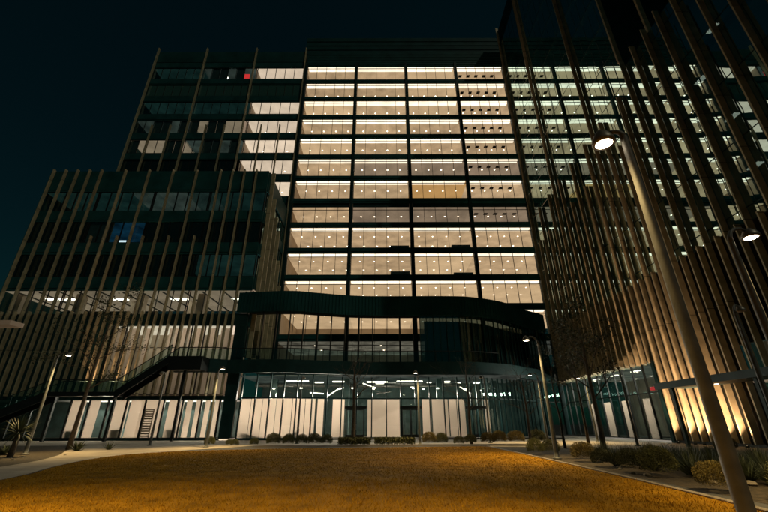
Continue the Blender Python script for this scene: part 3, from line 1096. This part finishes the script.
flight(-43.5, 0.2, -33.3, 4.5)
flight(-26.7, 4.5, -22.0, 7.95)
MB().box(-33.3, -26.7, Y0, Y1, 4.1, 4.5).build('landing', 'black_metal', ST)
for ys in (Y0 + .035, Y1 - .035):
    MB().tube([(-33.3, ys, 5.65), (-26.7, ys, 5.65)], .045, 8).build('handrail', 'black_metal', ST)
    MB().quad((-33.3, ys, 4.52), (-26.7, ys, 4.52), (-26.7, ys, 5.6), (-33.3, ys, 5.6)).build('rail_glass', 'rail_glass', ST)
MB().box(-22.0, -18.6, Y0, Y1 + .05, 6.6, 7.94).build('upper_landing', 'black_metal', ST)
for x in (-33.0, -27.0, -20.5):
    MB().box(x - .12, x + .12, 40.6, 40.84, 0.01, 4.1 if x < -25 else 6.6).build('post', 'black_metal', ST)


# ------------------------------------------------------------------ street lamps
def lamp_proto(litup, height=5.2, rb_=.10, rt=.055, head_r=.175, bend=.36, tilt=14, cone=122):
    root = bpy.data.objects.new('street_lamp', None)
    C.objects.link(root)
    b = MB()
    b.lathe([(0.0, 0.0), (.19, 0.0), (.19, .05), (.13, .07), (rb_, .09), (rb_ * .97, .3)], n=20)
    b.lathe([(rb_ * .965, .3), (rt, height - .15)], n=20)
    b.build('pole', 'pole_metal', root, True)
    MB().box(-.045, .045, -rb_ - .012, -rb_ + .02, .75, 1.1).build('access_hatch', 'lamp_metal', root)
    b = MB()
    arc = [(0, 0, height - .15)] + [(bend * (1 - cos(a)), 0, height - .15 + bend * sin(a)) for a in [R(20), R(45), R(70), R(95), R(115)]]
    b.tube(arc, [rt, rt * .85, rt * .75, rt * .7, rt * .65, rt * .6], 10)
    b.build('arm', 'pole_metal', root, True)
    ex, ez = arc[-1][0] + .10, arc[-1][2]
    b = MB()
    b.lathe([(0.02, ez + .06), (.06, ez + .04), (head_r * .75, ez - .03), (head_r, ez - .12), (head_r, ez - .17), (head_r * .75, ez - .168)], ex, 0, 20)
    hd = b.build('lamp_head', 'lamp_metal', root, True)
    b = MB()
    b.lathe([(head_r * .74, ez - .165), (head_r * .5, ez - .19), (0.001, ez - .20)], ex, 0, 20)
    b.build('lens', 'lens' if litup else 'white_shade', hd, True)
    if litup:
        l = bpy.data.lights.new('lamp_light', 'SPOT')
        l.energy = litup
        l.color = (1.0, 0.68, 0.28)
        l.spot_size = R(cone)
        l.spot_blend = 0.85
        l.shadow_soft_size = .12
        lo = bpy.data.objects.new('lamp_light', l)
        C.objects.link(lo)
        lo.parent = root
        lo.location = (ex, 0, ez - .25)
        lo.rotation_euler = (0, R(-tilt), 0)
    return root


lamp_lit = lamp_proto(2000)
lamp_off = lamp_proto(0)
lamp_big = lamp_proto(1500, 5.15, .080, .046, .145, .11, 26, 106)
LIT = [
    (7.65, 19.0, 190, 'lit street lamp at the right kerb of the lawn, beside the golden round shrub'),
    (13.0, 33.6, 180, 'small lit street lamp in front of the dark curved glass corner'),
    (18.2, 36.0, 180, 'lit street lamp farthest back on the right, behind the leafy tree'),
    (2.75, 32.4, 250, 'lit street lamp in front of the double doors in the middle of the pavilion'),
    (-12.4, 29.6, 318, 'lit street lamp between lawn and the dark stair band on the left'),
    (-19.3, 23.0, 0, 'lit street lamp beside the left footpath with its arm towards the building'),
    (7.62, 7.5, 10, 'lit street lamp with pale glowing pole at the right edge of the photo'),
    (6.0, -3.2, 165, 'assumed lit street lamp, unseen at the lawn kerb behind the camera position'),  # unseen lamp, added to light the big pole, right shrubs and near lawn
    (-7.7, 5.0, 0, 'assumed lit street lamp, out of view beside the left footpath next to the camera'),  # lamp out of view, assumed from the bright front of the lawn
]
OFF = [
    (12.7, 13.4, 30, 'unlit street lamp at the right before the dense bronze fins'),
    (-18.0, 32.6, 270, 'unlit street lamp in front of the white panels left of the pavilion'),
    (-7.2, 35.0, 90, 'unlit street lamp before the white shades of the pavilion'),
    (8.8, 35.0, 100, 'unlit street lamp beside the right pavilion doors'),
    (17.8, 29.8, 120, 'unlit pale street lamp between leafy tree and glowing fins'),
]
for lst, pr in ((LIT, lamp_lit), (OFF, lamp_off)):
    for i, (x, y, a, lab) in enumerate(lst):
        o = pr if i == 0 else copy_tree(pr)
        o.location = (x, y, 0)
        o.rotation_euler = (0, 0, R(a))
        tag(o, lab, 'street lamp', 'street lamps around the lawn')
tag(lamp_big, 'big lit street lamp with thick tapered pole close by on the right', 'street lamp', 'street lamps around the lawn')
lamp_big.location = (3.29, 4.1, 0)
lamp_big.rotation_euler = (0, 0, R(165))

# flat area lamp at the left edge
FL = thing('flat_lamp', 'pale flat box lamp head reaching in at the left edge', 'street lamp', (-17.6, 15.1, 0))
b = MB()
b.lathe([(.16, 0), (.16, .05), (.09, .07), (.06, 5.2)], -17.6, 15.1, 14)
b.build('pole', 'pole_metal', FL, True)
MB().box(-17.56, -15.7, 15.05, 15.15, 5.1, 5.18).build('arm', 'pole_metal', FL)
MB().box(-15.7, -14.75, 14.8, 15.4, 5.06, 5.24).build('lamp_head', 'white_shade', FL)

# uplights along the foot of the glowing fins
UL = thing('uplight', 'small ground uplight at the foot of the bronze fins', 'uplight', (23.3, 28.0, 0), 'uplights at the foot of the fins')
b = MB()
b.lathe([(0.0, 0.0), (.11, 0.0), (.11, .14), (.09, .15)], 23.3, 28.0, 14)
ub = b.build('housing', 'black_metal', UL, True)
b = MB()
b.disc(23.3, 28.0, .135, .085, .01, 14)
b.build('lens', 'uplight_lens', UL)
l = bpy.data.lights.new('uplight_beam', 'SPOT')
l.energy = 1700
l.color = (1.0, 0.60, 0.33)
l.spot_size = R(86)
l.spot_blend = 1.0
l.shadow_soft_size = .08
lo = bpy.data.objects.new('uplight_beam', l)
C.objects.link(lo)
lo.parent = UL
lo.location = (0, 0, .18)
lo.rotation_euler = Vector((.10, .20, 1)).to_track_quat('-Z', 'Y').to_euler()
UPY = [33.60, 32.73, 31.82, 30.95, 30.04, 29.17, 28.26, 27.39]
for i, y in enumerate(UPY):
    o = UL if i == 0 else copy_tree(UL)
    o.location = (23.15, y - .3, 0)
    o['label'] = 'small ground uplight, ' + ['first', 'second', 'third', 'fourth', 'fifth', 'sixth', 'seventh', 'last'][i] + ' from the dark corner lobby along the glowing fins'
for i, (x, lab) in enumerate([(-31.6, 'small uplight on the stair landing under the bronze fins, left one'), (-28.6, 'small uplight on the stair landing under the bronze fins, right one')]):
    o = copy_tree(UL)
    o.location = (x, 41.9, 4.29)
    o.rotation_euler = (0, 0, R(-90))
    o['label'] = lab
    o['group'] = 'uplights on the stair landing'

# lamps inside the ground floor rooms, behind the white shades
def room_lamp(x, y, z, sx, sy, e, rx, parent, col=(1.0, .84, .68)):
    l = bpy.data.lights.new('room_light', 'AREA')
    l.shape = 'RECTANGLE'
    l.size, l.size_y = sx, sy
    l.energy = e
    l.color = col
    o = bpy.data.objects.new('room_light', l)
    C.objects.link(o)
    o.parent = parent
    o.location = Vector((x, y, z)) - parent.location
    o.rotation_euler = (R(rx), 0, 0)
    return o


# ------------------------------------------------------------------ plants
def leaf_ball(n, rx, rz, ls, seed):
    r = random.Random(seed)
    b = MB()
    for _ in range(n):
        while True:
            d = Vector((r.gauss(0, 1), r.gauss(0, 1), r.gauss(0, 1)))
            if d.length > .1:
                break
        d.normalize()
        if d.z < -.55:
            continue
        k = (.25 + .75 * r.random() ** .45) * (1 + .16 * noise.noise(d * 2.1 + Vector((seed, 0, 0))))
        p = Vector((d.x * rx * k, d.y * rx * k, rz * .95 + d.z * rz * k))
        t = (d + Vector((r.gauss(0, .5), r.gauss(0, .5), r.gauss(0, .5) + .3))).normalized()
        u = t.orthogonal().normalized()
        u.rotate(Matrix.Rotation(r.uniform(0, 6.3), 3, t))
        s = ls * r.uniform(.6, 1.3)
        b.add([tuple(p - u * s * .22), tuple(p + t * s * .5 + u * s * .1), tuple(p + t * s), tuple(p + u * s * .22)], [(0, 1, 2, 3)])
    return b


protos = []
for sd in range(3):
    protos.append(leaf_ball(11000, .5, .42, .055, sd + 3).build('round_shrub', 'shrub_leaf', None))
    gold = []
for sd in range(2):
    gold.append(leaf_ball(11000, .5, .42, .055, sd + 13).build('round_shrub', 'shrub_leaf_lamplit', None))
SHR = [  # x, y, radius, gold, label
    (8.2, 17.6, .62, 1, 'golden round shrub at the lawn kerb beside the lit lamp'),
    (7.6, 21.4, .55, 0, 'dark round shrub behind the golden shrub, touching the kerb'),
    (8.6, 22.0, .62, 0, 'dark round shrub behind the golden shrub, away from the kerb'),
    (7.9, 15.6, .52, 0, 'small dark round shrub right after the lamp foot'),
    (7.9, 13.9, .55, 0, 'round shrub between the small shrub and the large dark one'),
    (7.95, 12.6, .66, 0, 'large dark round shrub against the spiky grasses'),
    (7.55, 9.95, .55, 1, 'upright olive gold shrub alone at the lawn edge'),
    (8.1, 8.6, .6, 0, 'dark shrub half behind the thick lamp pole'),
    (8.3, 7.5, .52, 1, 'gold round shrub at the lower right corner'),
    (19.3, 24.0, .7, 1, 'golden shrub under the canopy posts'),
    (-12.6, 30.6, .5, 0, 'low round shrub leftmost before the white panels'),
    (-10.9, 30.9, .42, 0, 'low round shrub next to the lit lamp on the left'),
    (-9.6, 31.3, .42, 0, 'small low round shrub right of the lamp foot on the left'),
    (-12.0 + .4, 31.8, .38, 0, 'tiny round shrub behind the low left shrubs'),
    (-8.2, 31.4, .72, 0, 'wide low shrub alone before the lawn on the left'),
    (-8.95 + 1.9, 31.2, .6, 0, 'first of four dark round shrubs in a row, the leftmost'),
    (-6.15, 31.5, .62, 0, 'second of four dark round shrubs in a row'),
    (-5.15, 31.2, .66, 0, 'third of four dark round shrubs in a row'),
    (-4.3, 31.6, .6, 0, 'fourth of four dark round shrubs in a row, by the unlit lamp'),
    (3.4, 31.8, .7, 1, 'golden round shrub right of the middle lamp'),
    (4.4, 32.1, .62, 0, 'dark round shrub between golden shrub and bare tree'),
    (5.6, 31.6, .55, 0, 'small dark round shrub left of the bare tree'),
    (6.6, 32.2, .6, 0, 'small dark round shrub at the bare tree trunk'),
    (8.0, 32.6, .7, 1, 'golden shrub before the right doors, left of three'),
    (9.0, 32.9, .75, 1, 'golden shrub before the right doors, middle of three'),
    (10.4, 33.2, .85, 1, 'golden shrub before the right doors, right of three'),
    (11.8, 32.4, .8, 0, 'dark shrub right of the golden shrubs before the curved glass'),
]
cnt = {0: 0, 1: 0}
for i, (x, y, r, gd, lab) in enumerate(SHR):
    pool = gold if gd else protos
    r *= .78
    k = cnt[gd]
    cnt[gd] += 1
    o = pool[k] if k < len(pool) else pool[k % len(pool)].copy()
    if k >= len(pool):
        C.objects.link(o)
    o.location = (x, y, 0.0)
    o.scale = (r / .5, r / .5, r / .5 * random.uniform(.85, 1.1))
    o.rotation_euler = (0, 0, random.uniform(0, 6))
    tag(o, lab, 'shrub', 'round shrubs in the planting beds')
# low clipped hedges at the middle of the strip
for (x0, x1, y, lab) in [(-3.4, -1.0, 31.6, 'low dark hedge at the foot of the bare tree'), (-.7, 2.3, 31.8, 'low dark hedge between bare tree and middle lamp')]:
    r = random.Random(int(x0 * 10))
    b = MB()
    for _ in range(3800):
        p = Vector((r.uniform(x0, x1), y + r.gauss(0, .25), .05 + .45 * r.random() ** .6))
        t = Vector((r.gauss(0, .6), r.gauss(0, .6), 1)).normalized()
        u = t.orthogonal().normalized()
        u.rotate(Matrix.Rotation(r.uniform(0, 6.3), 3, t))
        s = .12 * r.uniform(.6, 1.3)
        b.add([tuple(p - u * s * .25), tuple(p + t * s), tuple(p + u * s * .25)], [(0, 1, 2)])
    tag(b.build('hedge', 'shrub_leaf', None, loc=((x0 + x1) / 2, y, 0)), lab, 'hedge')


def spikes(n, L, wdt, up, seed):
    r = random.Random(seed)
    b = MB()
    for _ in range(n):
        a = r.uniform(0, 2 * pi)
        el = R(r.uniform(*up))
        l = L * r.uniform(.6, 1.1)
        d = Vector((cos(a) * cos(el), sin(a) * cos(el), sin(el)))
        sd = Vector((-sin(a), cos(a), 0))
        p0 = Vector((cos(a), sin(a), 0)) * .05
        p1 = p0 + d * l * .5
        p2 = p0 + d * l + Vector((0, 0, -l * .12))
        b.add([tuple(p0 - sd * wdt * .5), tuple(p0 + sd * wdt * .5), tuple(p1 + sd * wdt * .42), tuple(p1 - sd * wdt * .42), tuple(p2)], [(0, 1, 2, 3), (3, 2, 4)])
    return b


sp = [spikes(240, .85, .016, (30, 88), 21 + k).build('grass_clump', 'spike_leaf', None) for k in range(3)]
r = random.Random(5)
GC = []
for yy in (10.6, 11.7, 12.8, 13.9, 15.0, 16.2, 17.4):
    for xx in (8.8, 9.55, 10.3, 11.05, 11.8, 12.5, 13.2):
        if yy < 12 and xx < 9.5:
            continue
        GC.append((xx + r.uniform(-.35, .35), yy + r.uniform(-.5, .5)))
for i, (x, y) in enumerate(GC):
    o = sp[i] if i < 3 else sp[i % 3].copy()
    if i >= 3:
        C.objects.link(o)
    o.location = (x, y, 0)
    o.rotation_euler = (0, 0, r.uniform(0, 6))
    o.scale = (1, 1, r.uniform(.75, 1.15))
    tag(o, 'dark spiky grass clump in the right planting bed', 'grass clump', 'spiky grass clumps in the right bed')
ag = spikes(34, .75, .11, (15, 80), 41).build('agave', 'spike_leaf', None)
for i, (x, y, s_, lab) in enumerate([(-18.7, 26.0, 1.1, 'agave at the foot of the leaning left tree'), (-20.2, 22.6, .8, 'small agave beside the left lamp foot'), (-21.3, 24.0, .8, 'small agave behind the left lamp'), (-17.6, 27.2, .8, 'agave at the bend of the footpath')]):
    o = ag if i == 0 else ag.copy()
    if i:
        C.objects.link(o)
    o.location = (x, y, 0)
    o.scale = (s_,) * 3
    o.rotation_euler = (0, 0, i * 1.3)
    tag(o, lab, 'agave', 'agaves in the left bed')
YU = thing('yucca', 'large dark spiky yucca at the left edge', 'yucca', (-18.5, 21.2, 0))
MB().tube([(-18.5, 21.2, 0), (-18.45, 21.2, .6), (-18.5, 21.25, 1.1)], [.14, .12, .1], 10).build('trunk', 'bark', YU, True)
b = spikes(120, 1.05, .05, (-35, 88), 77)
b.v = [(x - 18.5, y + 21.25, z + 1.1) for x, y, z in b.v]
b.build('crown', 'spike_leaf', YU)

r = random.Random(9)
st = MB()
for k in range(26):
    pass
# stones strewn in the beds
stone_p = None
for i in range(34):
    if i < 20:
        x, y = r.uniform(7.5, 13.4), r.uniform(8.5, 20)
    else:
        x, y = r.uniform(-21, -15.3), r.uniform(17, 23)
    if stone_p is None:
        b = MB()
        b.lathe([(0.001, 0), (.11, .01), (.14, .06), (.10, .12), (.001, .14)], 0, 0, 9)
        b.v = [(p[0] * (1 + .3 * noise.noise(Vector(p) * 9)), p[1] * (1 + .3 * noise.noise(Vector(p) * 7)), p[2]) for p in b.v]
        stone_p = o = b.build('stone', 'stone', None)
    else:
        o = stone_p.copy()
        C.objects.link(o)
    o.location = (x, y, -.01)
    o.rotation_euler = (0, 0, r.uniform(0, 6))
    s_ = r.uniform(.5, 1.3)
    o.scale = (s_, s_ * r.uniform(.7, 1), s_ * .8)
    tag(o, 'small pale stone lying in the right planting bed' if i < 20 else 'small pale stone lying in the left planting bed', 'stone', 'stones in the right bed' if i < 20 else 'stones in the left bed')


def tree(x, y, H, trunk_r, spread, leaves, seed, label, lean=(0, 0), first=.45, leaf=.19, depth=4):
    r = random.Random(seed)
    root = thing('tree', label, 'tree', (x, y, 0), 'young trees on the plaza')
    wood, tips = MB(), []
    tr = MB()

    def branch(p, d, L, rad, lev):
        pts = [p]
        dd = d.copy()
        for k in range(3):
            dd = (dd + Vector((r.gauss(0, .13), r.gauss(0, .13), r.gauss(.04, .08)))).normalized()
            pts.append(pts[-1] + dd * L / 3)
        wood.tube(pts, [rad, rad * .85, rad * .7, rad * .5], 6 if lev < 2 else 4, False)
        tips.append((pts[-1], lev))
        if lev >= 2:
            tips.append((pts[1], lev))
            tips.append((pts[2], lev))
        if lev < depth:
            for _ in range(r.choice((2, 3, 3))):
                q = pts[r.choice((1, 2, 3))]
                e = (dd + Vector((r.gauss(0, .7), r.gauss(0, .7), r.gauss(.15, .4)))).normalized()
                branch(q, e, L * r.uniform(.6, .8), rad * .5, lev + 1)
    base = Vector((x, y, 0))
    up = Vector((lean[0], lean[1], 1)).normalized()
    pts = [base + up * H * t + Vector((r.gauss(0, .03), r.gauss(0, .03), 0)) * (t > 0) for t in (0, .15, .35, .55, .75, .95)]
    tr.tube(pts, [trunk_r * 1.25, trunk_r, trunk_r * .85, trunk_r * .7, trunk_r * .5, trunk_r * .2], 10)
    tr.build('trunk', 'bark', root, True)
    for k in range(9):
        t = first + (.95 - first) * k / 8
        a = k * 2.4 + r.uniform(-.4, .4)
        p = base + up * H * t
        branch(p, Vector((cos(a), sin(a), .45 + .4 * t)).normalized(), spread * (1.15 - .6 * t) * r.uniform(.8, 1.1), trunk_r * .38 * (1.3 - t), 1)
    wood.build('branches', 'bark', root)
    if leaves:
        b = MB()
        for _ in range(leaves):
            p, lev = r.choice(tips)
            p = p + Vector((r.gauss(0, .2), r.gauss(0, .2), r.gauss(0, .17)))
            t = Vector((r.gauss(0, 1), r.gauss(0, 1), r.gauss(-.3, .8))).normalized()
            u = t.orthogonal().normalized()
            u.rotate(Matrix.Rotation(r.uniform(0, 6.3), 3, t))
            s = leaf * r.uniform(.6, 1.2)
            b.add([tuple(p - u * s * .3), tuple(p + t * s * .6 + u * s * .05), tuple(p + t * s), tuple(p + u * s * .3)], [(0, 1, 2, 3)])
        b.build('crown', 'tree_leaf', root)
    return root


tree(-20.3, 27.4, 9.6, .13, 2.2, 1700, 1, 'sparse leafy tree on the left before the bronze fins', (.03, 0), .38)
tree(-2.45, 33.5, 6.6, .16, 2.2, 260, 2, 'bare tree with dark straight trunk in front of the pavilion doors', (0, 0), .5, .10)
tree(6.9, 33.4, 6.0, .11, 2.0, 120, 3, 'thin bare tree right of the middle lamp before the shades', (0, 0), .42, .10)
tree(8.9, 25.6, 4.6, .09, 1.6, 120, 4, 'small bare tree behind the dark shrubs at the lawn corner', (-.02, 0), .4, .10)
tree(11.5, 27.0, 5.0, .08, 1.7, 350, 6, 'small bare tree behind the lamp at the right kerb', (-.02, 0), .4, .10)
tree(13.0, 25.2, 7.9, .14, 2.4, 1900, 5, 'leafy dark tree on the right before the corner lobby', (0, 0), .36)
tree(15.2, 31.5, 7.6, .10, 2.0, 1300, 8, 'second leafy tree behind the dark one on the right', (0, 0), .42)

# room lights behind the shades (lit rooms)
room_lamp(-26, YB + 3.6, 3.6, 18, .4, 2500, -60, LB)
room_lamp(-24, YB + 4.4, 11.2, 12, .4, 420, -60, LB)
room_lamp(-9.5, 46.6, 4.6, 10, .4, 2300, -60, PV)
room_lamp(0.2, 47.4, 4.6, 6, .4, 1650, -60, PV)
room_lamp(7.5, 47.6, 4.6, 6, .4, 1200, -60, PV)
l_ = room_lamp(XR + 3.0, 43, 5.6, 14, .4, 2200, -90, RW, (1.0, .9, .75))
l_.rotation_euler = (R(-60), 0, R(-90))
l_.rotation_euler = Vector((-1, 0, -.6)).to_track_quat('-Z', 'Y').to_euler()
